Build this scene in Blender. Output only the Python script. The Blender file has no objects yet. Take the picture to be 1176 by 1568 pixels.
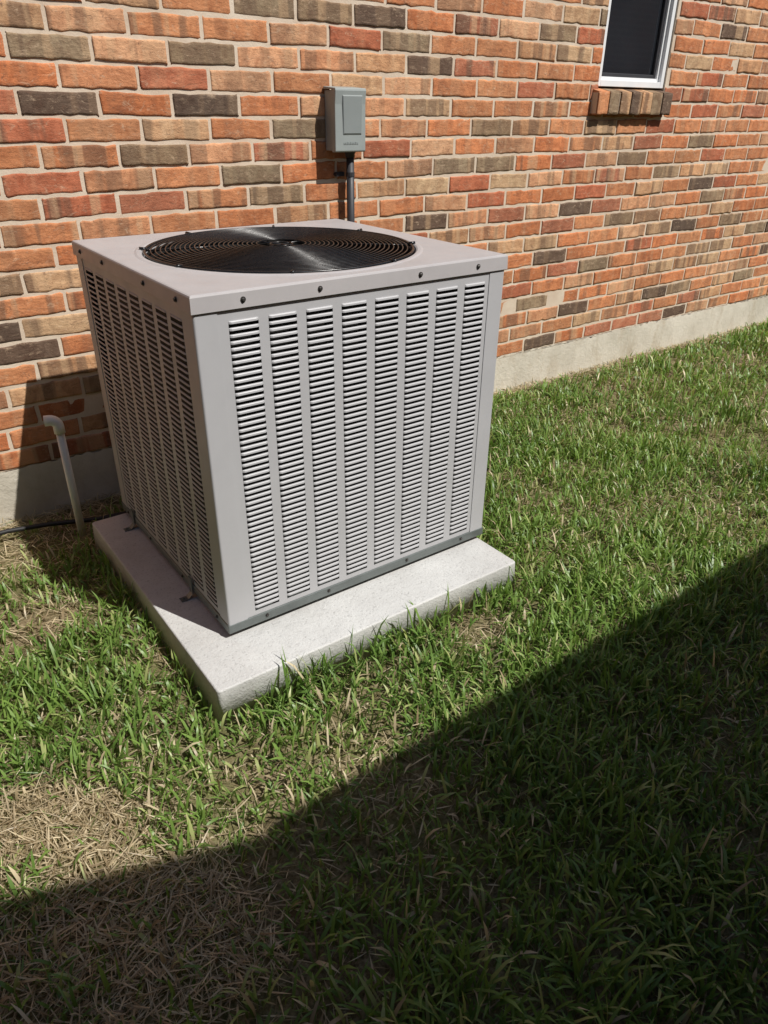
import bpy, math, random
import numpy as np
from mathutils import Matrix, Vector
random.seed(7); rng=np.random.default_rng(11)
S=bpy.context.scene
S.view_settings.view_transform='Standard'; S.view_settings.look='None'; S.view_settings.exposure=0
col=S.collection

# ------------------------------------------------------------------ helpers
def empty(name,loc=(0,0,0)):
    o=bpy.data.objects.new(name,None); o.location=loc; o.empty_display_size=.1; col.objects.link(o); return o
def mobj(name,verts,faces,mat,parent=None,smooth=False,mats=None,fm=None):
    me=bpy.data.meshes.new(name); me.from_pydata([tuple(v) for v in verts],[],[tuple(f) for f in faces])
    for m in (mats or [mat]): me.materials.append(m)
    if fm: me.polygons.foreach_set("material_index",fm)
    if smooth: me.polygons.foreach_set("use_smooth",[True]*len(me.polygons))
    me.update()
    o=bpy.data.objects.new(name,me); col.objects.link(o)
    if parent: o.parent=parent
    return o
def bevel(o,w,seg=2,ang=35):
    m=o.modifiers.new("b",'BEVEL'); m.width=w; m.segments=seg; m.limit_method='ANGLE'; m.angle_limit=math.radians(ang)
    return o
class MB:
    def __init__(s): s.v=[]; s.f=[]; s.m=[]
    def add(s,vs,fs,mi=0):
        b=len(s.v); s.v+=[tuple(v) for v in vs]; s.f+=[tuple(i+b for i in f) for f in fs]; s.m+=[mi]*len(fs)
    def box(s,x0,x1,y0,y1,z0,z1,mi=0):
        s.add([(x0,y0,z0),(x1,y0,z0),(x1,y1,z0),(x0,y1,z0),(x0,y0,z1),(x1,y0,z1),(x1,y1,z1),(x0,y1,z1)],
              [(0,3,2,1),(4,5,6,7),(0,1,5,4),(1,2,6,5),(2,3,7,6),(3,0,4,7)],mi)
    def tube(s,pts,r,n=12,mi=0,caps=True):
        pts=[Vector(p) for p in pts]; rings=[]
        up=None
        for i,p in enumerate(pts):
            t=(pts[min(i+1,len(pts)-1)]-pts[max(i-1,0)]).normalized()
            if up is None:
                up=Vector((0,0,1)) if abs(t.z)<.9 else Vector((1,0,0))
            a=(up-t*up.dot(t)).normalized(); up=a; b=t.cross(a)
            rr=r[i] if isinstance(r,(list,tuple)) else r
            rings.append([p+a*rr*math.cos(2*math.pi*k/n)+b*rr*math.sin(2*math.pi*k/n) for k in range(n)])
        vs=[v for R in rings for v in R]; fs=[]
        for i in range(len(rings)-1):
            for k in range(n):
                fs.append((i*n+k,i*n+(k+1)%n,(i+1)*n+(k+1)%n,(i+1)*n+k))
        if caps:
            fs.append(tuple(range(n-1,-1,-1))); fs.append(tuple((len(rings)-1)*n+k for k in range(n)))
        s.add(vs,fs,mi)
    def ring(s,c,R,r,n=96,k=6,mi=0):
        vs=[];fs=[]
        for i in range(n):
            a=2*math.pi*i/n
            for j in range(k):
                b=2*math.pi*j/k; rr=R+r*math.cos(b)
                vs.append((c[0]+rr*math.cos(a),c[1]+rr*math.sin(a),c[2]+r*math.sin(b)))
        for i in range(n):
            for j in range(k):
                fs.append((i*k+j,((i+1)%n)*k+j,((i+1)%n)*k+(j+1)%k,i*k+(j+1)%k))
        s.add(vs,fs,mi)
    def obj(s,name,mats,parent=None,smooth=False):
        return mobj(name,s.v,s.f,None,parent,smooth,mats=mats if isinstance(mats,list) else [mats],fm=s.m)

class N:
    """tiny node helper"""
    def __init__(s,name,rough=.6,metal=0,spec=.5):
        s.mat=bpy.data.materials.new(name); s.mat.use_nodes=True; s.t=s.mat.node_tree; s.n=s.t.nodes; s.l=s.t.links
        s.b=s.n["Principled BSDF"]; s.out=s.n["Material Output"]
        s.b.inputs["Roughness"].default_value=rough; s.b.inputs["Metallic"].default_value=metal
        s.b.inputs["Specular IOR Level"].default_value=spec
        s.tc=s.n.new("ShaderNodeTexCoord")
    def link(s,a,b): s.l.new(a,b)
    def mapped(s,scale,src=None):
        m=s.n.new("ShaderNodeMapping"); m.inputs["Scale"].default_value=scale
        s.link(src or s.tc.outputs["Object"],m.inputs["Vector"]); return m.outputs[0]
    def noise(s,scale,detail=4,rough=.6,vec=None,dist=0):
        n=s.n.new("ShaderNodeTexNoise"); n.inputs["Scale"].default_value=scale; n.inputs["Detail"].default_value=detail
        n.inputs["Roughness"].default_value=rough; n.inputs["Distortion"].default_value=dist
        s.link(vec or s.tc.outputs["Object"],n.inputs["Vector"]); return n.outputs["Fac"]
    def ramp(s,fac,stops):
        r=s.n.new("ShaderNodeValToRGB"); e=r.color_ramp.elements
        while len(e)<len(stops): e.new(.5)
        for el,(p,c) in zip(e,stops):
            el.position=p; el.color=(c,c,c,1) if isinstance(c,(int,float)) else (*c,1)
        s.link(fac,r.inputs[0]); return r.outputs[0]
    def mix(s,fac,a,b,mode='MIX'):
        m=s.n.new("ShaderNodeMix"); m.data_type='RGBA'; m.blend_type=mode
        for v,i in ((fac,0),(a,6),(b,7)):
            if isinstance(v,(int,float)): m.inputs[i].default_value=v if i==0 else (v,v,v,1)
            elif isinstance(v,tuple): m.inputs[i].default_value=(*v,1)
            else: s.link(v,m.inputs[i])
        return m.outputs[2]
    def math(s,op,a,b=0):
        m=s.n.new("ShaderNodeMath"); m.operation=op
        for v,i in ((a,0),(b,1)):
            if isinstance(v,(int,float)): m.inputs[i].default_value=v
            else: s.link(v,m.inputs[i])
        return m.outputs[0]
    def color(s,c):
        if isinstance(c,tuple): s.b.inputs["Base Color"].default_value=(*c,1)
        else: s.link(c,s.b.inputs["Base Color"])
        return s
    def bump(s,h,dist=.002,strength=.5):
        b=s.n.new("ShaderNodeBump"); b.inputs["Distance"].default_value=dist; b.inputs["Strength"].default_value=strength
        s.link(h,b.inputs["Height"]); s.link(b.outputs[0],s.b.inputs["Normal"]); return s
    def attr(s,name):
        a=s.n.new("ShaderNodeAttribute"); a.attribute_name=name; return a

# ------------------------------------------------------------------ materials
def paint(name,c,rough=.42,var=.12,metal=0,bs=300):
    m=N(name,rough,metal)
    n=m.noise(7,6,.65); c2=tuple(x*(1-var) for x in c); c3=tuple(min(1,x*(1+var*.5)) for x in c)
    m.color(m.ramp(n,[(.3,c2),(.7,c3)]))
    r=m.ramp(m.noise(23,5),[(.3,rough-.06),(.7,rough+.1)]); m.link(r,m.b.inputs["Roughness"])
    m.bump(m.noise(bs,2),.0004,.25); return m.mat
M_case=paint("painted_steel_gray",(.440,.440,.450),.45,.05)
M_lid=paint("painted_steel_lid",(.44,.42,.42),.40,.08)
M_galv=paint("galvanized_base",(.17,.19,.185),.4,.3,.4)
M_coil=paint("coil_dark",(.008,.007,.006),.7,.3)
M_black=paint("black_coated_wire",(.010,.010,.011),.26,.1)
M_fan=paint("fan_dark",(.018,.017,.017),.5,.2)
M_motor=paint("motor_brown",(.16,.12,.09),.45,.4)
M_screw=paint("screw_steel",(.07,.065,.06),.4,.2,.5)
M_dbox=paint("disconnect_gray",(.30,.33,.32),.5,.08)
M_dbox2=paint("disconnect_panel",(.25,.275,.27),.5,.08)
M_cond=paint("conduit_dark",(.035,.035,.04),.5,.2)
M_pvc=paint("pvc_gray_white",(.84,.84,.81),.4,.06)
M_vinyl=paint("white_vinyl",(.80,.81,.82),.35,.04)
M_cable=paint("black_cable",(.015,.015,.015),.5,.1)

m=N("concrete_pad",.85)
a=m.noise(5,6,.6); b=m.noise(160,3,.6); c=m.noise(40,4)
base=m.ramp(a,[(.3,(.47,.465,.45)),(.7,(.60,.598,.58))])
base=m.mix(m.ramp(b,[(.3,0.0),(.42,1.0)]),m.mix(.45,base,(.2,.19,.18)),base)
st=m.ramp(m.noise(3,5,.7,m.mapped((1,1,5))),[(.55,0),(.75,.35)])
base=m.mix(st,base,(.34,.32,.28))
sc=m.ramp(m.noise(2.2,8,.75,m.mapped((1,3,1)),2.5),[(.488,0),(.498,.35),(.508,0)])
base=m.mix(sc,base,(.30,.29,.27))
m.color(base).bump(m.math('ADD',b,m.math('MULTIPLY',c,1.5)),.002,.6); M_conc=m.mat

m=N("foundation_concrete",.9)
a=m.noise(4,6,.65); b=m.noise(60,5,.65)
base=m.ramp(a,[(.3,(.46,.42,.34)),(.6,(.62,.57,.48)),(.8,(.68,.63,.54))])
st=m.ramp(m.noise(3,6,.7,m.mapped((3,1,1.2))),[(.52,0),(.72,.6)])
base=m.mix(st,base,(.38,.30,.20))
m.color(base).bump(b,.005,.7); M_found=m.mat

m=N("mortar",.95)
a=m.noise(9,5,.6); b=m.noise(120,4,.7)
m.color(m.ramp(a,[(.3,(.56,.44,.33)),(.7,(.68,.58,.46))])).bump(b,.002,.6); M_mortar=m.mat

m=N("brick",.9,spec=.3)
at=m.attr("bcol"); rn=m.attr("brnd")
vm=m.n.new("ShaderNodeVectorMath"); vm.operation='MULTIPLY_ADD'; vm.inputs[1].default_value=(9,9,9)
m.link(rn.outputs["Vector"],vm.inputs[0]); m.link(m.tc.outputs["Object"],vm.inputs[2]); V=vm.outputs[0]
big=m.noise(15,7,.72,V,1.0)
fine=m.noise(110,5,.75,V)
base=m.mix(m.ramp(big,[(.36,.0),(.64,1.)]),m.mix(1.0,at.outputs["Color"],(.74,.66,.62),'MULTIPLY'),m.mix(1.,at.outputs["Color"],(1.20,1.22,1.20),'MULTIPLY'))
band=m.noise(1,2,.4,m.mapped((17,1,1.2),V))
bf=m.math('MULTIPLY',m.ramp(band,[(.50,0),(.56,1)]),at.outputs["Alpha"])
base=m.mix(m.math('MULTIPLY',bf,.8),base,(.14,.088,.058))
band2=m.noise(1,2,.4,m.mapped((21,2,1.0),V))
bf2=m.math('MULTIPLY',m.ramp(band2,[(.56,0),(.62,1)]),at.outputs["Alpha"])
base=m.mix(m.math('MULTIPLY',bf2,.6),base,(.58,.38,.22))
w1=m.noise(24,7,.8,m.mapped((1,1,2.0),V),1.2)
wf=m.ramp(w1,[(.55,0),(.68,.6)])
base=m.mix(wf,base,(.60,.44,.30))
w2=m.noise(30,6,.75,m.mapped((1,1,1.6),V),1.)
base=m.mix(m.ramp(w2,[(.58,0),(.68,.65)]),base,(.16,.085,.055))
base=m.mix(m.ramp(fine,[(.30,.75),(.40,0)]),base,(.07,.04,.03))
hh=m.math('ADD',m.math('MULTIPLY',fine,.6),m.noise(28,5,.65,m.mapped((1,1,2.5),V)))
m.color(base).bump(hh,.0048,.7); M_brick=m.mat

m=N("soil_thatch",1.0,spec=.1)
a=m.noise(3,5,.6); b=m.noise(90,5,.7); c=m.noise(1.2,3)
base=m.ramp(b,[(.3,(.07,.05,.03)),(.5,(.22,.17,.10)),(.7,(.40,.33,.21))])
base=m.mix(m.ramp(a,[(.35,.0),(.65,.6)]),base,(.11,.14,.035))
m.color(base).bump(b,.01,.8); M_soil=m.mat

m=N("grass_blade",.42,spec=.45)
at=m.attr("col"); base=at.outputs["Color"]
m.color(base)
tr=m.n.new("ShaderNodeBsdfTranslucent"); m.link(m.mix(1.,base,(1.25,1.35,.8),'MULTIPLY'),tr.inputs[0])
mx=m.n.new("ShaderNodeMixShader"); mx.inputs[0].default_value=.30
m.link(m.b.outputs[0],mx.inputs[1]); m.link(tr.outputs[0],mx.inputs[2]); m.link(mx.outputs[0],m.out.inputs[0]); M_grass=m.mat

m=N("window_glass",.04,spec=.6); m.color(m.ramp(m.noise(1.5,2),[(.3,(.012,.014,.018)),(.7,(.03,.033,.04))])); M_glass=m.mat
m=N("roof_shingle",.95)
bt=m.n.new("ShaderNodeTexBrick"); bt.inputs["Scale"].default_value=3; m.link(m.tc.outputs["Object"],bt.inputs["Vector"])
bt.inputs["Color1"].default_value=(.09,.08,.07,1); bt.inputs["Color2"].default_value=(.15,.13,.11,1); bt.inputs["Mortar"].default_value=(.04,.04,.04,1)
m.color(bt.outputs[0]); M_roof=m.mat
m=N("neighbor_brick",.9)
bt=m.n.new("ShaderNodeTexBrick"); bt.inputs["Scale"].default_value=4.2
sx=m.n.new("ShaderNodeSeparateXYZ"); cx=m.n.new("ShaderNodeCombineXYZ"); m.link(m.tc.outputs["Object"],sx.inputs[0])
m.link(m.math('ADD',sx.outputs[0],sx.outputs[1]),cx.inputs[0]); m.link(sx.outputs[2],cx.inputs[1]); m.link(cx.outputs[0],bt.inputs["Vector"])
bt.inputs["Color1"].default_value=(.36,.16,.09,1); bt.inputs["Color2"].default_value=(.22,.13,.09,1); bt.inputs["Mortar"].default_value=(.45,.38,.3,1)
m.color(bt.outputs[0]); M_nb=m.mat
M_trim=paint("trim_tan",(.45,.40,.33),.6,.05)
m=N("weathered_wood",.85)
m.color(m.ramp(m.noise(6,6,.7,m.mapped((8,8,.8))),[(.3,(.08,.05,.035)),(.7,(.18,.12,.08))])); M_wood=m.mat

# ------------------------------------------------------------------ constants
T=.95; W=.8755; D=.823; WY=1.156; FZ=.1786
CH=.0712; BP=.2345; JT=.0112
WX0,WX1,WZ0,WZ1=2.532,3.040,1.372,2.42     # window opening

# ------------------------------------------------------------------ brick house
house=empty("brick_house",(0,0,0))
HX0,HX1=-4.2095,9.1570
def bricks(rects,cols,rnds,name,parent,y=WY,nx=13):
    n=len(rects); R=np.array(rects)
    u=np.concatenate([[0,.012],np.linspace(.035,.965,nx-4),[.988,1]]); v=np.array([0,.045,.13,.87,.955,1])
    nz=len(v)
    UU,VV=np.meshgrid(u,v); UU=UU.ravel(); VV=VV.ravel(); g=nx*nz
    X=R[:,0:1]+(R[:,1:2]-R[:,0:1])*UU; Z=R[:,2:3]+(R[:,3:4]-R[:,2:3])*VV
    border=((UU==0)|(UU==1)|(VV==0)|(VV==1))
    bor=np.where(border,1.,.35)
    X+=rng.normal(0,.0010,X.shape)*bor
    wob=rng.normal(0,.0015,(n,nx)); wob2=rng.normal(0,.0015,(n,nx))
    for j in range(nz):
        t=v[j]; Z[:,j*nx:(j+1)*nx]+=wob*(1-t)**3+wob2*t**3
    tilt=rng.normal(0,.0013,(n,1)); Z+=tilt*(UU-.5)*2
    Y=y+rng.normal(0,.0013,(n,1))+rng.normal(0,.00025,X.shape)+rng.normal(0,.0012,(n,1))*(UU-.5)
    Y=Y+np.where(border,.0026,0)
    F=np.stack([X,Y,Z],2)
    idx=np.arange(g).reshape(nz,nx)
    ring=list(idx[0,:])+list(idx[1:,-1])+list(idx[-1,-2::-1])+list(idx[-2:0:-1,0])
    sk=F[:,ring,:].copy(); sk[:,:,1]=y+.03
    Vt=np.concatenate([F,sk],1); nv=Vt.shape[1]
    fs=[]
    for j in range(nz-1):
        for i in range(nx-1):
            fs.append([idx[j,i],idx[j,i+1],idx[j+1,i+1],idx[j+1,i]])
    k=len(ring)
    for i in range(k): fs.append([ring[i],g+i,g+(i+1)%k,ring[(i+1)%k]])
    fs=np.array(fs); nf=len(fs)
    allf=(fs[None]+np.arange(n)[:,None,None]*nv).reshape(-1)
    me=bpy.data.meshes.new(name); me.vertices.add(n*nv); me.vertices.foreach_set("co",Vt.astype(np.float32).ravel())
    me.loops.add(n*nf*4); me.loops.foreach_set("vertex_index",allf.astype(np.int32))
    me.polygons.add(n*nf); me.polygons.foreach_set("loop_start",np.arange(n*nf,dtype=np.int32)*4)
    me.update(calc_edges=True)
    me.polygons.foreach_set("use_smooth",np.ones(n*nf,bool))
    A=me.attributes.new("bcol",'FLOAT_COLOR','POINT'); A.data.foreach_set("color",np.repeat(np.array(cols,np.float32),nv,0).ravel())
    A=me.attributes.new("brnd",'FLOAT_VECTOR','POINT'); A.data.foreach_set("vector",np.repeat(np.array(rnds,np.float32),nv,0).ravel())
    me.materials.append(M_brick)
    o=bpy.data.objects.new(name,me); col.objects.link(o); o.parent=parent; return o
def bcolor(force=None):
    k=force or random.choices(['o','r','t','g','d','p'],[.47,.12,.16,.07,.03,.15])[0]
    c={'o':(.53,.205,.090),'r':(.42,.142,.075),'t':(.53,.31,.17),'g':(.27,.190,.118),'d':(.13,.085,.060),'p':(.58,.29,.155)}[k]
    j=random.uniform(.85,1.15); h=random.uniform(-.10,.16)
    al={'o':.25,'r':.15,'t':.8,'g':.6,'d':.2,'p':.6}[k]
    al=al if random.random()<.75 else 1-al
    if k in 'gd': h*=.4
    return (c[0]*j,c[1]*j*(1+h),c[2]*j*(1+h*1.6),al)
KNOWN=[('g',0.06,1.44),('g',0.16,1.39),('g',0.93,1.54),('g',1.10,1.57),('g',1.48,1.51),('g',0.34,1.28),('g',0.40,1.13),('g',0.73,1.05),('g',1.87,1.04),('g',2.58,0.60),('g',0.94,1.21),('g',1.93,1.20),('t',0.73,1.43),('g',1.70,1.05),('g',2.25,1.55),('g',0.90,0.99),('g',2.91,0.76),('d',1.31,1.57),('d',1.57,1.42),('d',-0.10,0.59),('d',1.60,0.84),('d',2.55,0.38),('d',2.35,0.24),('d',3.31,0.39),('d',3.48,0.71),('g',2.25,1.57),('p',0.40,1.43),('p',0.19,1.04),('p',0.68,1.38),('p',1.03,1.28),('p',1.38,1.05),('p',1.51,1.17),('p',0.90,1.42),('o',0.29,1.26),('p',0.47,0.97),('r',1.17,1.50),('r',0.36,0.98),('r',0.95,1.12),('r',0.10,1.09),('r',1.32,1.11),('r',1.86,1.59),('r',0.05,1.21),('d',.6,1.28)]
rects=[];cols=[];rnds=[]
for ci in range(34):
    z0=FZ+ci*CH+JT*.5; z1=FZ+(ci+1)*CH-JT*.5
    x=.4805-20*BP+(0 if ci%2==1 else BP*.5)+random.uniform(-.018,.018)
    while x<HX1:
        L=BP+random.uniform(-.004,.004)
        segs=[(x+JT*.5,x+L-JT*.5)]
        if z1>WZ0-.02 and z0<WZ1+.03:
            out=[]
            for a0,a1 in segs:
                if a1<WX0+.004 or a0>WX1-.004: out.append((a0,a1))
                else:
                    if a0<WX0-.03: out.append((a0,WX0))
                    if a1>WX1+.03: out.append((WX1,a1))
            segs=out
        for a0,a1 in segs:
            a0=max(a0,HX0); a1=min(a1,HX1)
            if a1-a0<.03: continue
            dz=random.uniform(-.001,.001)
            fk=None
            for (kk,kx,kz) in KNOWN:
                if a0-.005<=kx<=a1+.006 and z0-.006<=kz<z1+.006: fk=kk
            if fk is None and z0>.9 and a0<2.2 and random.random()<.75: fk=random.choices('orpt',[.5,.13,.2,.17])[0]
            rects.append((a0,a1,z0+dz,z1+dz)); c=bcolor(fk)
            cols.append(c); rnds.append((random.random(),random.random(),random.random()))
        x+=L
bricks(rects,cols,rnds,"wall_bricks",house)
mb=MB(); my=WY+.0032
for (x0,x1,z0,z1) in [(HX0,WX0+.002,FZ+.001,2.6),(WX1-.002,HX1,FZ+.001,2.6),(WX0+.002,WX1-.002,FZ+.001,WZ0-.02),(WX0+.002,WX1-.002,WZ1,2.6)]:
    mb.add([(x0,my,z0),(x1,my,z0),(x1,my,z1),(x0,my,z1)],[(0,1,2,3)])
for (x0,x1) in ((WX0+.002,WX0+.0021),(WX1-.0021,WX1-.002)):
    mb.add([(x0,my,WZ0-.02),(x0,my+.09,WZ0-.02),(x0,my+.09,WZ1),(x0,my,WZ1)],[(0,1,2,3)])
mb.add([(WX0,my,WZ1),(WX1,my,WZ1),(WX1,my+.09,WZ1),(WX0,my+.09,WZ1)],[(0,1,2,3)])
mb.obj("mortar_bed",M_mortar,house)
mb=MB()
mb.add([(HX0,my+.01,0.18),(HX0,8,0.18),(HX0,8,2.6),(HX0,my+.01,2.6)],[(0,1,2,3)])
mb.add([(HX1,my+.01,0.18),(HX1,8,0.18),(HX1,8,2.6),(HX1,my+.01,2.6)],[(0,3,2,1)])
mb.add([(HX0,8,0.18),(HX1,8,0.18),(HX1,8,2.6),(HX0,8,2.6)],[(0,1,2,3)])
mb.obj("side_walls",M_nb,house)
nx_=700; nz_=10; xs=np.linspace(HX0,HX1,nx_); zs=np.linspace(-.12,FZ,nz_)
vs=[];fs=[]
for j,z in enumerate(zs):
    for i,x in enumerate(xs):
        rag=0 if j<nz_-1 else random.gauss(0,.0035)+.004*math.sin(x*5.3)*math.sin(x*1.7)
        vs.append((x,WY-.003+(0.002 if j==nz_-1 else 0)+random.gauss(0,.0012)+.004*math.sin(x*2.1)*math.sin(z*9+x),z+rag))
for j in range(nz_-1):
    for i in range(nx_-1):
        k=j*nx_+i; fs.append((k,k+1,k+nx_+1,k+nx_))
fo=mobj("foundation",vs,fs,M_found,house,smooth=True)
mb=MB(); mb.add([(HX0,WY-.001,FZ-.003),(HX1,WY-.001,FZ-.003),(HX1,WY+.1,FZ-.003),(HX0,WY+.1,FZ-.003)],[(0,1,2,3)])
mb.box(HX0,HX1,WY+.03,8,-.1,FZ-.006)
mb.obj("foundation_slab",M_found,house)
# rowlock sill
rects=[];cols=[];rnds=[]
ns=7; sx0,sx1=2.495,3.060
sw=(sx1-sx0)/ns
for i in range(ns):
    rects.append((sx0+i*sw+.004,sx0+(i+1)*sw-.004,1.264,1.356)); cols.append(bcolor('ogtdtgd'[i])); rnds.append((random.random(),random.random(),random.random()))
sill=bricks(rects,cols,rnds,"window_sill_bricks",house,y=WY-.040,nx=8)
mb=MB()
for i in range(ns):
    a0,a1=rects[i][0],rects[i][1]
    mb.add([(a0,WY-.037,1.357),(a1,WY-.037,1.357),(a1,WY+.06,1.378),(a0,WY+.06,1.378),(a0,WY-.037,1.265),(a1,WY-.037,1.265),(a1,WY+.06,1.265),(a0,WY+.06,1.265)],
       [(0,1,2,3),(0,4,5,1),(1,5,6,2),(3,7,4,0),(4,7,6,5)])
o=mb.obj("window_sill_top",M_brick,house)
A=o.data.attributes.new("bcol",'FLOAT_COLOR','POINT'); A.data.foreach_set("color",np.repeat(np.array(cols,np.float32),8,0).ravel())
A=o.data.attributes.new("brnd",'FLOAT_VECTOR','POINT'); A.data.foreach_set("vector",np.repeat(np.array(rnds,np.float32),8,0).ravel())
mb=MB(); mb.box(sx0+.002,sx1-.002,WY-.034,WY+.05,1.267,1.352); mb.obj("window_sill_mortar",M_mortar,house)
# window
mb=MB(); fy=WY+.012
def frame(mb,x0,x1,z0,z1,w,y0,y1,mi=0):
    mb.box(x0,x0+w,y0,y1,z0,z1,mi); mb.box(x1-w,x1,y0,y1,z0,z1,mi)
    mb.box(x0+w,x1-w,y0,y1,z0,z0+w,mi); mb.box(x0+w,x1-w,y0,y1,z1-w,z1,mi)
frame(mb,WX0+.003,WX1-.003,WZ0+.006,WZ1-.003,.026,fy,fy+.06)
frame(mb,WX0+.0292,WX1-.0292,WZ0+.0322,WZ1-.0292,.014,fy+.016,fy+.058)
mb.box(WX0+.0434,WX1-.0434,fy+.022,fy+.055,(WZ0+WZ1)/2+.016,(WZ0+WZ1)/2+.046)
o=mb.obj("window_frame",M_vinyl,house); bevel(o,.002,2)
mb=MB(); frame(mb,WX0+.0434,WX1-.0434,WZ0+.0464,(WZ0+WZ1)/2+.015,.016,fy+.026,fy+.05)
o=mb.obj("insect_screen_frame",M_cond,house); bevel(o,.002,2)
mb=MB(); mb.add([(WX0+.03,fy+.04,WZ0+.03),(WX1-.03,fy+.04,WZ0+.03),(WX1-.03,fy+.04,WZ1-.03),(WX0+.03,fy+.04,WZ1-.03)],[(0,1,2,3)])
mb.obj("window_glass",M_glass,house)
# roof
mb=MB(); ey=WY-.40
mb.add([(HX0-.3,ey,2.62),(HX1+.3,ey,2.62),(HX1+.3,4.6,4.85),(HX0-.3,4.6,4.85),(HX0-.3,8.4,2.62),(HX1+.3,8.4,2.62)],[(0,1,2,3),(3,2,5,4),(0,3,4),(1,5,2)])
mb.obj("roof",M_roof,house)
mb=MB(); mb.box(HX0-.3,HX1+.3,ey+.002,ey+.022,2.48,2.615); mb.box(HX0-.3,HX1+.3,ey+.0225,8.3,2.602,2.612); mb.obj("fascia_soffit",M_trim,house)

# ------------------------------------------------------------------ neighbouring house behind the viewer (casts the lawn shadow)
nb=empty("neighbor_house")
E=2.5; EY=-2.28
mb=MB(); x1=.595; pk=-2.5; ph=E+.58*(x1-pk); xl=pk-(x1-pk)
mb.add([(x1-2,EY,E),(9,EY,E),(9,-6.3,E+2.3),(x1-2,-6.3,E+2.3),(x1-2,-10.3,E),(9,-10.3,E)],[(0,1,2,3),(3,2,5,4),(1,5,2)])
mb.add([(x1,EY,E),(pk,EY,ph),(xl,EY,E),(x1,-10.3,E),(pk,-10.3,ph),(xl,-10.3,E)],[(0,3,4,1),(1,4,5,2)])
mb.obj("roof",M_roof,nb)
mb=MB(); mb.add([(x1-.0,EY-.3,E-.02),(pk,EY-.3,ph-.02),(xl,EY-.3,E-.02)],[(0,1,2)])
mb.box(xl+.1,8.8,-10,-2.62,-.1,E-.1); mb.obj("walls",M_nb,nb)
mb=MB(); mb.box(x1+.02,9,EY+.004,EY+.02,E-.13,E-.004); mb.box(xl,9,-10.2,EY-.004,E-.03,E-.012)
mb.obj("fascia_soffit",M_trim,nb)
mb=MB(); yy=-2.55  # fence added out of view to block sky and darken the unit's left face
while yy<1.05:
    h=1.75+random.uniform(-.01,.01); mb.box(-2.52,-2.5,yy,yy+.128,.03,h); yy+=.134
mb.box(-2.56,-2.521,-2.6,1.1,.35,.44); mb.box(-2.56,-2.521,-2.6,1.1,1.35,1.44)
mb.obj("added_sky_block_fence",M_wood)

# ------------------------------------------------------------------ concrete pad
px0,px1,py0,py1,pz=-.106,.868,-.157,.815,.085
mb=MB(); tp=.006
mb.add([(px0-tp,py0-tp,-.06),(px1+tp,py0-tp,-.06),(px1+tp,py1+tp,-.06),(px0-tp,py1+tp,-.06),(px0,py0,pz),(px1,py0,pz),(px1,py1,pz),(px0,py1,pz)],
       [(0,3,2,1),(4,5,6,7),(0,1,5,4),(1,2,6,5),(2,3,7,6),(3,0,4,7)])
pad=mb.obj("concrete_pad",M_conc,smooth=False)
import bmesh
bm=bmesh.new(); bm.from_mesh(pad.data)
ve=[e for e in bm.edges if abs(e.verts[0].co.z-e.verts[1].co.z)>.1]
bmesh.ops.bevel(bm,geom=ve,offset=.010,segments=4,profile=.5,affect='EDGES')
te=[e for e in bm.edges if e.verts[0].co.z>pz-.001 and e.verts[1].co.z>pz-.001 and len(e.link_faces)==2 and abs(e.link_faces[0].normal.z-e.link_faces[1].normal.z)>.3]
bmesh.ops.bevel(bm,geom=te,offset=.0045,segments=3,profile=.5,affect='EDGES')
for f in bm.faces: f.smooth=True
bm.to_mesh(pad.data); bm.free()
wn=pad.modifiers.new("wn",'WEIGHTED_NORMAL'); wn.keep_sharp=True

# ------------------------------------------------------------------ air conditioner
ac=empty("air_conditioner_unit")
Bz=.102; PT=.913   # panel top
def face(mb,org,ud,nd,L,c0,c1,ncol,rows=52,hf=.43,p=.0038):
    def P(u,z,o): return (org[0]+ud[0]*u+nd[0]*o,org[1]+ud[1]*u+nd[1]*o,z)
    o=-.0055; z0,z1=.128,PT; lz0,lz1=.142,.888
    cw=.070*(c1-c0)/.726; gap=((c1-c0)-ncol*cw)/(ncol-1)
    def quad(u0,u1,a,b): mb.add([P(u0,a,o),P(u1,a,o),P(u1,b,o),P(u0,b,o)],[(0,1,2,3)])
    us=[.03]; 
    for i in range(ncol): us+=[c0+i*(cw+gap),c0+i*(cw+gap)+cw]
    us.append(L-.03)
    for i in range(0,len(us),2): quad(us[i],us[i+1],z0,z1)
    pitch=(lz1-lz0)/rows; h=pitch*hf
    for i in range(ncol):
        a=c0+i*(cw+gap); b=a+cw
        quad(a,b,z0,lz0); quad(a,b,lz1,z1)
        for r in range(rows):
            zt=lz1-r*pitch
            prof=[(0,0),(.55,.10),(.9,.38),(1,1)]
            st=[(a,0),(a+.002,.5),(a+.006,1),(b-.006,1),(b-.002,.5),(b,0)]
            vs=[];fs=[]
            for (u,k) in st:
                for (q,hh) in prof: vs.append(P(u,zt-hh*h,o+p*q*k))
            for s_ in range(len(st)-1):
                for q in range(3): fs.append((s_*4+q,s_*4+q+1,s_*4+4+q+1,s_*4+4+q))
            mb.add(vs,fs)
mb=MB()
face(mb,(0,0),(1,0),(0,-1),W,.080,.806,8)
face(mb,(0,D),(0,-1),(-1,0),D,.072,.752,8,52,.30,.0022)
face(mb,(W,0),(0,1),(1,0),D,.072,.752,8)
face(mb,(W,D),(-1,0),(0,1),W,.080,.806,8)
mb.obj("louver_panels",M_case,ac)
mb=MB(); o=.0035; wl=.056; r=.005
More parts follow.
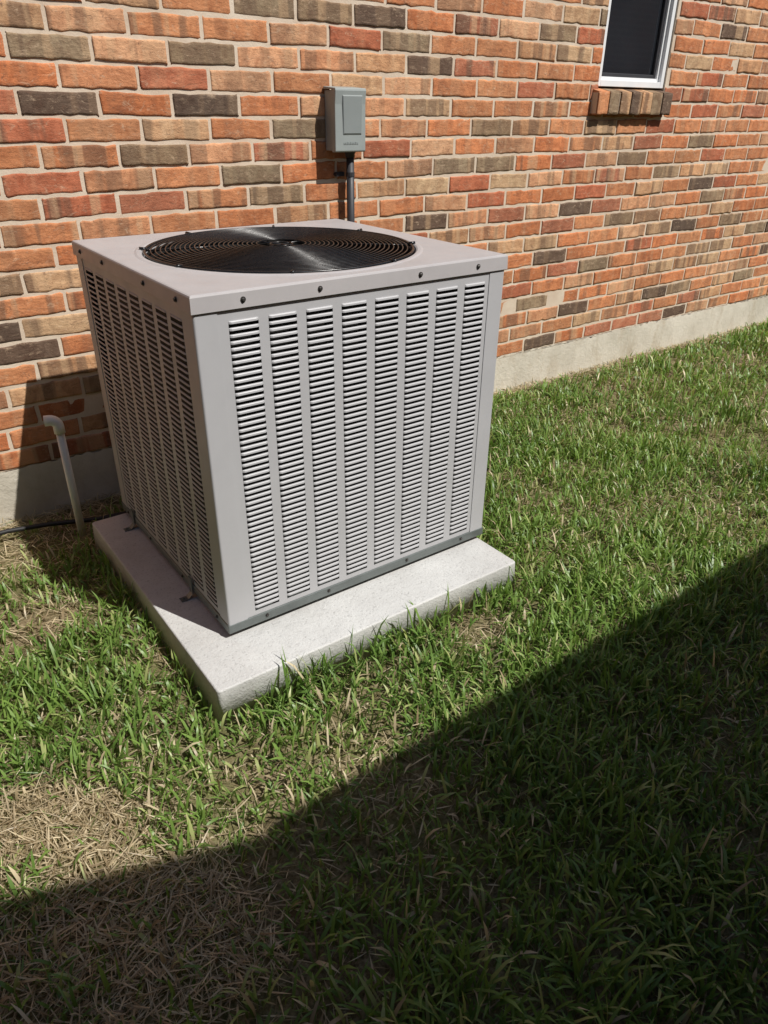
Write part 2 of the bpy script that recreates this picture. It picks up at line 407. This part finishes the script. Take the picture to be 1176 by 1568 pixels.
def post(cx,cy,sx,sy,z0=.122,z1=.914):
    pts=[(wl,o+.003),(wl,o)]
    for k in range(5):
        a=math.pi/2*k/4
        pts.append((o+r-r*math.sin(a),o+r-r*math.cos(a)))
    pts+=[(o,wl),(o+.003,wl)]
    vs=[];n=len(pts)
    for z in (z0,z1):
        for (a,b) in pts: vs.append((cx+sx*a,cy+sy*b,z))
    mb.add(vs,[(i,i+1,n+i+1,n+i) for i in range(n-1)])
post(0,0,1,1);post(W,0,-1,1);post(0,D,1,-1);post(W,D,-1,-1)
mb.obj("corner_posts",M_case,ac)
mb=MB(); mb.box(.001,W-.001,.001,D-.001,Bz,.1275); o=mb.obj("base_pan",M_galv,ac); bevel(o,.003,2)
mb=MB()
for fx in (.06,W-.12):
    for fy_ in (.04,D-.10): mb.box(fx,fx+.06,fy_,fy_+.06,pz-.001,Bz+.001)
mb.obj("feet",M_black,ac)
mb=MB(); c_=.028
mb.add([(c_,c_,.128),(W-c_,c_,.128),(W-c_,D-c_,.128),(c_,D-c_,.128),(c_,c_,.91),(W-c_,c_,.91),(W-c_,D-c_,.91),(c_,D-c_,.91)],
   [(0,1,5,4),(1,2,6,5),(2,3,7,6),(3,0,4,7),(0,3,2,1)])
mb.obj("condenser_coil",M_coil,ac)
# lid
cx_,cy_,GR=.435,.412,.362
angs=sorted([2*math.pi*i/120 for i in range(120)]+[math.atan2(y-cy_,x-cx_)%(2*math.pi) for x in (0,W) for y in (0,D)])
def rect(a,x0,x1,y0,y1):
    dx,dy=math.cos(a),math.sin(a); t=1e9
    if dx>1e-9:t=min(t,(x1-cx_)/dx)
    if dx<-1e-9:t=min(t,(x0-cx_)/dx)
    if dy>1e-9:t=min(t,(y1-cy_)/dy)
    if dy<-1e-9:t=min(t,(y0-cy_)/dy)
    return (cx_+dx*t,cy_+dy*t)
loops=[]
for (R_,z) in ((GR-.006,T-.03),(GR-.004,T-.008),(GR,T-.001),(GR+.004,T+.0015),(GR+.012,T+.0015),(GR+.018,T-.0005)):
    loops.append([(cx_+R_*math.cos(a),cy_+R_*math.sin(a),z) for a in angs])
def rl(i,z): return [(*rect(a,i,W-i,i,D-i),z) for a in angs]
loops+= [rl(.005,T),rl(.0015,T-.0015),rl(0,T-.005),rl(-.001,T-.037),rl(.0015,T-.038),rl(.006,T-.036)]
n=len(angs); vs=[v for l in loops for v in l]; fs=[]
for i in range(len(loops)-1):
    for k in range(n): fs.append((i*n+k,i*n+(k+1)%n,(i+1)*n+(k+1)%n,(i+1)*n+k))
lid=mobj("top_cover",vs,fs,M_lid,ac)
# grille
mb=MB()
def gz(r): return T+.0105-.0095*(r/GR)**2
rr=.066
while rr<GR-.012:
    mb.ring((cx_,cy_,gz(rr)),rr,.0018,n=128,k=6); rr+=.0124
mb.ring((cx_,cy_,T+.001),GR-.008,.0035,n=128,k=6)
mb.ring((cx_,cy_,gz(0)-.002),.030,.0019,n=48,k=6)
for k in range(8):
    a=math.radians(20+45*k); 
    mb.tube([(cx_+r_*math.cos(a),cy_+r_*math.sin(a),gz(r_)-.0036) for r_ in ([.0,.1,.2,.3,GR-.006] if k%2==0 else [.16,.25,.3,GR-.006])],.0024,8)
    x,y=cx_+(GR+.006)*math.cos(a),cy_+(GR+.006)*math.sin(a)
    mb.tube([(cx_+(GR-.012)*math.cos(a),cy_+(GR-.012)*math.sin(a),T+.003),(x,y,T+.004)],.004,8)
mb.obj("fan_grille",M_black,ac,smooth=True)
mb=MB(); mb.tube([(cx_,cy_,.80),(cx_,cy_,.932),(cx_,cy_,.940),(cx_,cy_,.944)],[.072,.072,.064,.03],32); mb.obj("fan_motor",M_motor,ac,smooth=False)
mb=MB()
for k in range(3):
    a0=math.radians(40+120*k); vs=[];fs=[]
    for i in range(7):
        r_=.06+(.33-.06)*i/6; wd=math.radians(26+4*i)
        for j in range(7):
            a=a0+wd*(j/6-.5)*1.6; z=.84+.05*(j/6-.5)
            vs.append((cx_+r_*math.cos(a),cy_+r_*math.sin(a),z))
    for i in range(6):
        for j in range(6): fs.append((i*7+j,i*7+j+1,i*7+8+j,i*7+7+j))
    mb.add(vs,fs)
mb.obj("fan_blades",M_fan,ac,smooth=True)
mb=MB(); vs=[]
for z in (T-.012,.76):
    for k in range(64): vs.append((cx_+(GR-.007)*math.cos(2*math.pi*k/64),cy_+(GR-.007)*math.sin(2*math.pi*k/64),z))
mb.add(vs,[(k,(k+1)%64,64+(k+1)%64,64+k) for k in range(64)]); mb.obj("fan_shroud",M_coil,ac,smooth=True)
mb=MB()
def screw(p,nrm,r=.0042):
    p=Vector(p);nrm=Vector(nrm)
    mb.tube([p-nrm*.001,p+nrm*.0012],r*1.45,12); mb.tube([p+nrm*.001,p+nrm*.0035,p+nrm*.0045],[r,r,r*.7],6)
for x in (.115,.302,.585,.772): screw((x,-.001,.930),(0,-1,0)); screw((x,D+.001,.930),(0,1,0))
for y in (.075,.265,.56,.75): screw((-.001,y,.930),(-1,0,0)); screw((W+.001,y,.930),(1,0,0))
for x in (.11,.30,.57,.78): screw((x,.001,.118),(0,-1,0),.0035)
for y in (.07,.30,.55,.75): screw((.001,y,.118),(-1,0,0),.0035)
mb.obj("screws",M_screw,ac)
for i,y in enumerate((.235,.70)):
    mb=MB()
    mb.box(-.0035,.0005,y-.010,y+.010,.10,.150)
    mb.add([(-.0035,y-.010,.10),(-.0035,y+.010,.10),(-.016,y+.010,pz+.003),(-.016,y-.010,pz+.003),(-.0005,y-.010,.10),(-.0005,y+.010,.10),(-.013,y+.010,pz+.001),(-.013,y-.010,pz+.001)],
       [(0,1,2,3),(7,6,5,4),(0,3,7,4),(1,5,6,2)])
    mb.box(-.036,-.013,y-.010,y+.010,pz+.0005,pz+.003)
    mb.tube([(-.027,y,pz+.003),(-.027,y,pz+.007)],.004,6)
    mb.obj("anchor_bracket_%d"%(i+1),M_galv,ac)

# ------------------------------------------------------------------ disconnect box
db=empty("electrical_disconnect_box")
x0,x1,z0,z1=1.036,1.168,1.136,1.340; yf=1.074
mb=MB(); mb.box(x0+.006,x1-.006,yf+.022,WY-.004,z0+.004,z1-.006)
o=mb.obj("enclosure",M_dbox,db); bevel(o,.003,2)
mb=MB()
pr=[(yf+.004,z0),(yf,z0+.004),(yf-.001,z1-.05),(yf-.006,z1-.008),(yf-.004,z1),(WY-.006,z1+.006),(WY-.006,z1-.003),(yf+.024,z1-.004),(yf+.024,z0)]
vs=[(x0,a,b) for a,b in pr]+[(x1,a,b) for a,b in pr]; k=len(pr)
mb.add(vs,[tuple(range(k))[::-1],tuple(range(k,2*k))]+[(i,(i+1)%k,k+(i+1)%k,k+i) for i in range(k)])
o=mb.obj("cover",M_dbox,db); bevel(o,.0025,2)
mb=MB(); mb.add([(x0+.036,yf-.004,z0+.062),(x1-.022,yf-.004,z0+.062),(x1-.018,yf-.0075,z1-.024),(x0+.032,yf-.0075,z1-.024),
   (x0+.030,yf+.002,z0+.052),(x1-.016,yf+.002,z0+.052),(x1-.012,yf+.002,z1-.016),(x0+.026,yf+.002,z1-.016)],
   [(0,1,2,3),(4,5,1,0),(5,6,2,1),(6,7,3,2),(7,4,0,3)])
o=mb.obj("embossed_handle_panel",M_dbox2,db); bevel(o,.0015,2)
mb=MB()
for i in range(9): mb.box(x0+.036+i*.0072,x0+.041+i*.0072,yf-.0016,yf+.001,z0+.026,z0+.026+random.choice((.006,.008)))
mb.obj("embossed_lettering",M_dbox2,db)
mb=MB()
cxn,cyn=1.128,1.118
mb.tube([(cxn,cyn,z0+.006),(cxn,cyn,z0-.006),(cxn,cyn,z0-.0061),(cxn,cyn,z0-.02),(cxn,cyn,z0-.0201)],[.021,.021,.018,.018,.0145],16)
pts=[(cxn,cyn,z0-.015),(cxn,cyn,.80),(cxn,cyn,.45)]
for k in range(7):
    a=math.pi/2*k/6; pts.append((cxn-.12+.12*math.cos(a),cyn,.45-.14*math.sin(a)))
pts+=[(.9,1.05,.30),(.80,.93,.29),(.76,.815,.29)]
mb.tube(pts,.0148,14)
mb.obj("conduit",M_cond,db,smooth=True)
mb=MB(); mb.tube([(cxn,cyn-.0,z0-.07),(cxn,cyn,z0-.085)],.0165,14); mb.box(cxn-.05,cxn-.012,WY-.014,WY-.006,z0-.085,z0-.07); mb.tube([(cxn-.045,WY-.02,z0-.078),(cxn-.045,WY,z0-.078)],.007,8)
mb.obj("conduit_strap",M_cond,db)

# ------------------------------------------------------------------ pvc drain pipe
mb=MB(); X,Y=-.118,.935; r=.0130
pts=[(X,Y,-.05),(X,Y,.375)]
mb.tube(pts,r,16)
el=[(X,Y,.362)]
for k in range(7):
    a=math.pi/2*k/6; el.append((X-.022*(1-math.cos(a)),Y+.006*(1-math.cos(a)),.385+.022*math.sin(a)))
el.append((X-.036,Y+.010,.407))
mb.tube(el,.0170,16)
mb.tube([(X-.0361,Y+.010,.407),(X-.0363,Y+.010,.407)],.0120,16,mi=1)
mb.obj("pvc_pipe",[M_pvc,M_cable],smooth=True)
mb=MB(); mb.tube([(-1.2,1.08,.012),(-.8,1.05,.018),(-.5,1.03,.024),(-.33,1.02,.028),(-.2,1.0,.022),(-.05,.96,.012),(.15,.93,.012),(.5,.95,.05),(.7,.9,.2),(.74,.815,.22)],.008,10)
mb.obj("black_cable",M_cable,smooth=True)

# ------------------------------------------------------------------ ground sheet
def vnoise(x,y,s,seed):
    r=np.random.default_rng(seed); G=r.random((257,257))
    X=(x*s)%256; Y=(y*s)%256; i=np.floor(X).astype(int); j=np.floor(Y).astype(int); fx=X-i; fy=Y-j
    fx=fx*fx*(3-2*fx); fy=fy*fy*(3-2*fy)
    return (G[i,j]*(1-fx)+G[i+1,j]*fx)*(1-fy)+(G[i,j+1]*(1-fx)+G[i+1,j+1]*fx)*fy
def gh(x,y): return -.018+.014*(vnoise(x,y,2.2,1)-.5)+.010*(vnoise(x,y,9,2)-.5)
xs=np.concatenate([[-150,-30,-8],np.linspace(-3,9,200),[14,40,150]]); ys=np.concatenate([[-150,-30,-8],np.linspace(-2.7,1.3,80),[8,40,150]])
XX,YY=np.meshgrid(xs,ys); ZZ=gh(XX,YY); far=(XX<-3)|(XX>9)|(YY<-2.7)|(YY>1.3); ZZ[far]=-.02
vs=np.stack([XX.ravel(),YY.ravel(),ZZ.ravel()],1); nX=len(xs)
fs=[(j*nX+i,j*nX+i+1,(j+1)*nX+i+1,(j+1)*nX+i) for j in range(len(ys)-1) for i in range(nX-1)]
mobj("ground",vs.tolist(),fs,M_soil,smooth=True)

# ------------------------------------------------------------------ grass
def dryness(x,y):
    d=.12+.55*(vnoise(x,y,2.6,5)-.5)+.55*(vnoise(x,y,7,6)-.5)
    for (a,b,r,s) in [(-.56,-.19,.11,1.4),(-.44,-.24,.07,.7),(-.30,.45,.10,.7),(.62,-.27,.08,.7),(-.55,-.62,.22,.6),(-.42,-.42,.12,.5),(-.25,-.55,.10,.3),(1.35,.30,.14,.55),(-.1,-.35,.07,.3),(.95,.62,.16,.5),(-.36,.95,.12,.8),(-.1,1.0,.2,.7),(2.2,.5,.2,.5),(3.2,.4,.3,.4)]:
        d=d+s*np.exp(-((x-a)**2+(y-b)**2)/(r*r))
    d=d+.85*np.clip((y-1.03)/.08,0,1)
    return np.clip(d,0,1.3)
def sample(n,x0,x1,y0,y1):
    x=rng.uniform(x0,x1,n); y=rng.uniform(y0,y1,n)
    ok=~((x>px0-.010)&(x<px1+.010)&(y>py0-.010)&(y<py1+.010))&(y<WY-.008)
    return x[ok],y[ok]
def blades(x,y,kind):
    n=len(x); d=dryness(x,y)
    if kind=='g':
        keep=rng.random(n)>np.clip(d*.95,0,.97)
        cl=vnoise(x,y,18,9); keep&=rng.random(n)<(.32+1.1*cl)
        x,y,d=x[keep],y[keep],d[keep]; n=len(x)
        tall=.66+.60*vnoise(x,y,6.5,31)
        L=rng.uniform(.030,.088,n)*(1.12-.5*np.clip(d,0,1))*tall; wd=rng.uniform(.0040,.0080,n)
        a0=np.abs(rng.normal(0,.42,n)); a1=a0+rng.uniform(.1,1.35,n)
        z=gh(x,y)-.002+rng.uniform(0,.012,n)
    elif kind=='t':
        keep=rng.random(n)<(.25+.75*np.clip(d,0,1)); x,y,d=x[keep],y[keep],d[keep]; n=len(x)
        L=rng.uniform(.020,.070,n); wd=rng.uniform(.0011,.0038,n)
        a0=rng.uniform(1.1,1.6,n); a1=a0+rng.uniform(-.2,.5,n)
        z=gh(x,y)+rng.uniform(.001,.020,n)
    dist=np.hypot(x+.55,y+1.4)
    wd=wd*np.clip(dist/3.2,1,1.8)
    hd=rng.uniform(0,2*np.pi,n)
    hx,hy=np.cos(hd),np.sin(hd); sx,sy=-hy,hx
    tw=rng.normal(0,.5,n)
    P=np.zeros((n,7,3)); c=np.stack([x,y,z],1); 
    ws=[.6,1.,.85]; k=0
    fr=[.36,.36,.28]
    for i in range(4):
        if i<3:
            w_=(wd*ws[i]*.5)[:,None]
            off=np.stack([sx*np.cos(tw),sy*np.cos(tw),np.sin(tw)*.6],1)*w_
            P[:,k]=c-off; P[:,k+1]=c+off; k+=2
            a=a0+(a1-a0)*i/2
            sl=L*fr[i]
            c=c+np.stack([hx*np.sin(a)*sl,hy*np.sin(a)*sl,np.cos(a)*sl],1)
            c[:,2]=np.maximum(c[:,2],gh(x,y)+.001)
        else: P[:,6]=c
    C=np.ones((n,7,4)); u=rng.random(n)[:,None]; v=rng.random(n)[:,None]
    g1=np.array([.095,.185,.034]); g2=np.array([.235,.355,.080]); g3=np.array([.42,.46,.18])
    tan1=np.array([.30,.22,.125]); tan2=np.array([.76,.64,.44])
    patch=vnoise(x,y,3.3,21)[:,None]
    g=g1+(g2-g1)*np.clip(u*.8+patch*.5-.1,0,1); g=np.where(v>.88,g3,g)
    tn=tan1+(tan2-tan1)*u
    if kind=='g':
        isd=(rng.random(n)<(.03+.22*np.clip(d,0,1)))[:,None]; bc=np.where(isd,tn,g)
    else:
        isd=(rng.random(n)<np.clip(.55+.6*d,0,.97))[:,None]; bc=np.where(isd,tn,g*.9)
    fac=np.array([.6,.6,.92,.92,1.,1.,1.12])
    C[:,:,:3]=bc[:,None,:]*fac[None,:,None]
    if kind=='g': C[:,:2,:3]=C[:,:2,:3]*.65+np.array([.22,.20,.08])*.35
    return P,np.clip(C,0,.85)
parts=[]
for n,box,k in [(92000,(-1.15,2.3,-1.45,1.15),'g'),(36000,(2.3,7.5,-.6,1.15),'g'),(6000,(-2.45,-1.15,-2.4,1.15),'g'),(10000,(-1.15,7.5,-2.5,-1.4),'g'),
                (44000,(-1.15,2.3,-1.45,1.15),'t'),(12000,(2.3,7.5,-.6,1.15),'t'),(4000,(-2.45,-1.15,-2.4,1.15),'t'),(9000,(-.85,-.25,-.75,.05),'t')]:
    x,y=sample(n,box[0],box[1],box[2],box[3]); parts.append(blades(x,y,k))
x=rng.uniform(-1.2,7,6000); y=WY-.01-np.abs(rng.normal(0,.035,6000)); parts.append(blades(x,y,'t'))
def fringe(n):
    t=rng.random(n); side=rng.random(n)
    cl=.12+.88*(vnoise(t*1.0,t*0,13,44)); ok=rng.random(n)<cl
    t,side=t[ok],side[ok]; n=len(t)
    x=np.where(side<.62,px0+.08+t*(px1-px0-.04),np.where(side<.72,px0-.018,px1+.022)); y=np.where(side<.62,py0-.02,py0+t*(py1-py0))
    x=x+rng.normal(0,.008,n); y=y-np.abs(rng.normal(0,.016,n))*(side<.62)
    return x,y
x,y=fringe(850); P,C=blades(x,y,'g')
P[:,:,2]=P[:,:1,2]+(P[:,:,2]-P[:,:1,2])*1.65; parts.append((P,C))
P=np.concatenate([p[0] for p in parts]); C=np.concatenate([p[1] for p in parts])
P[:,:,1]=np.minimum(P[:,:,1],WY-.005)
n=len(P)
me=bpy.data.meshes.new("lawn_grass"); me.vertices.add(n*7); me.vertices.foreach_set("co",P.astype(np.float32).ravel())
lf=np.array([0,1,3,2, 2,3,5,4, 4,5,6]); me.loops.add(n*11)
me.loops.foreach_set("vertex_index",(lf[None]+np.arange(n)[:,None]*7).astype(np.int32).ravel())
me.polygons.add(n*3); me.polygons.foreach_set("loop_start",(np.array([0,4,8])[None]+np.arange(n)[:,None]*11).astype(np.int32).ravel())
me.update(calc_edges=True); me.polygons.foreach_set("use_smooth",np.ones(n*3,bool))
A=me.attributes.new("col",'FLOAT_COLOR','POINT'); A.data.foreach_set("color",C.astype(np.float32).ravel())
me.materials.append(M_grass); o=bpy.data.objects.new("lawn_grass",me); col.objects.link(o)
print("blades",n)

# ------------------------------------------------------------------ light
L=Vector((.242,-.564,.790)).normalized()
ld=bpy.data.lights.new("sun",'SUN'); ld.energy=5.0; ld.angle=math.radians(.5); ld.color=(1,.965,.91)
lo=bpy.data.objects.new("sun",ld); col.objects.link(lo); lo.rotation_euler=(-L).to_track_quat('-Z','Y').to_euler(); lo.location=(3,-6,8)
w=bpy.data.worlds.new("World"); S.world=w; w.use_nodes=True; nt=w.node_tree
sk=nt.nodes.new("ShaderNodeTexSky"); sk.sky_type='NISHITA'; sk.sun_disc=False
sk.sun_elevation=math.asin(L.z); sk.sun_rotation=math.atan2(L.x,L.y)
nt.links.new(sk.outputs[0],nt.nodes["Background"].inputs[0]); nt.nodes["Background"].inputs[1].default_value=.08

# ------------------------------------------------------------------ camera
yaw,pitch,roll=.6330,.5080,-.0113
f=Vector((math.sin(yaw)*math.cos(pitch),math.cos(yaw)*math.cos(pitch),-math.sin(pitch)))
r=Vector((math.cos(yaw),-math.sin(yaw),0)); d=f.cross(r); c_,s_=math.cos(roll),math.sin(roll)
r,d=c_*r+s_*d,-s_*r+c_*d
cd=bpy.data.cameras.new("camera"); cam=bpy.data.objects.new("camera",cd); col.objects.link(cam); S.camera=cam
Mx=Matrix.Identity(4)
for i in range(3): Mx[i][0]=r[i]; Mx[i][1]=-d[i]; Mx[i][2]=-f[i]
Mx.translation=Vector((-.5488,-1.4078,1.2793)); cam.matrix_world=Mx
cd.sensor_fit='VERTICAL'; cd.sensor_height=24; cd.lens=24*1111/1568; cd.clip_start=.02; cd.clip_end=600
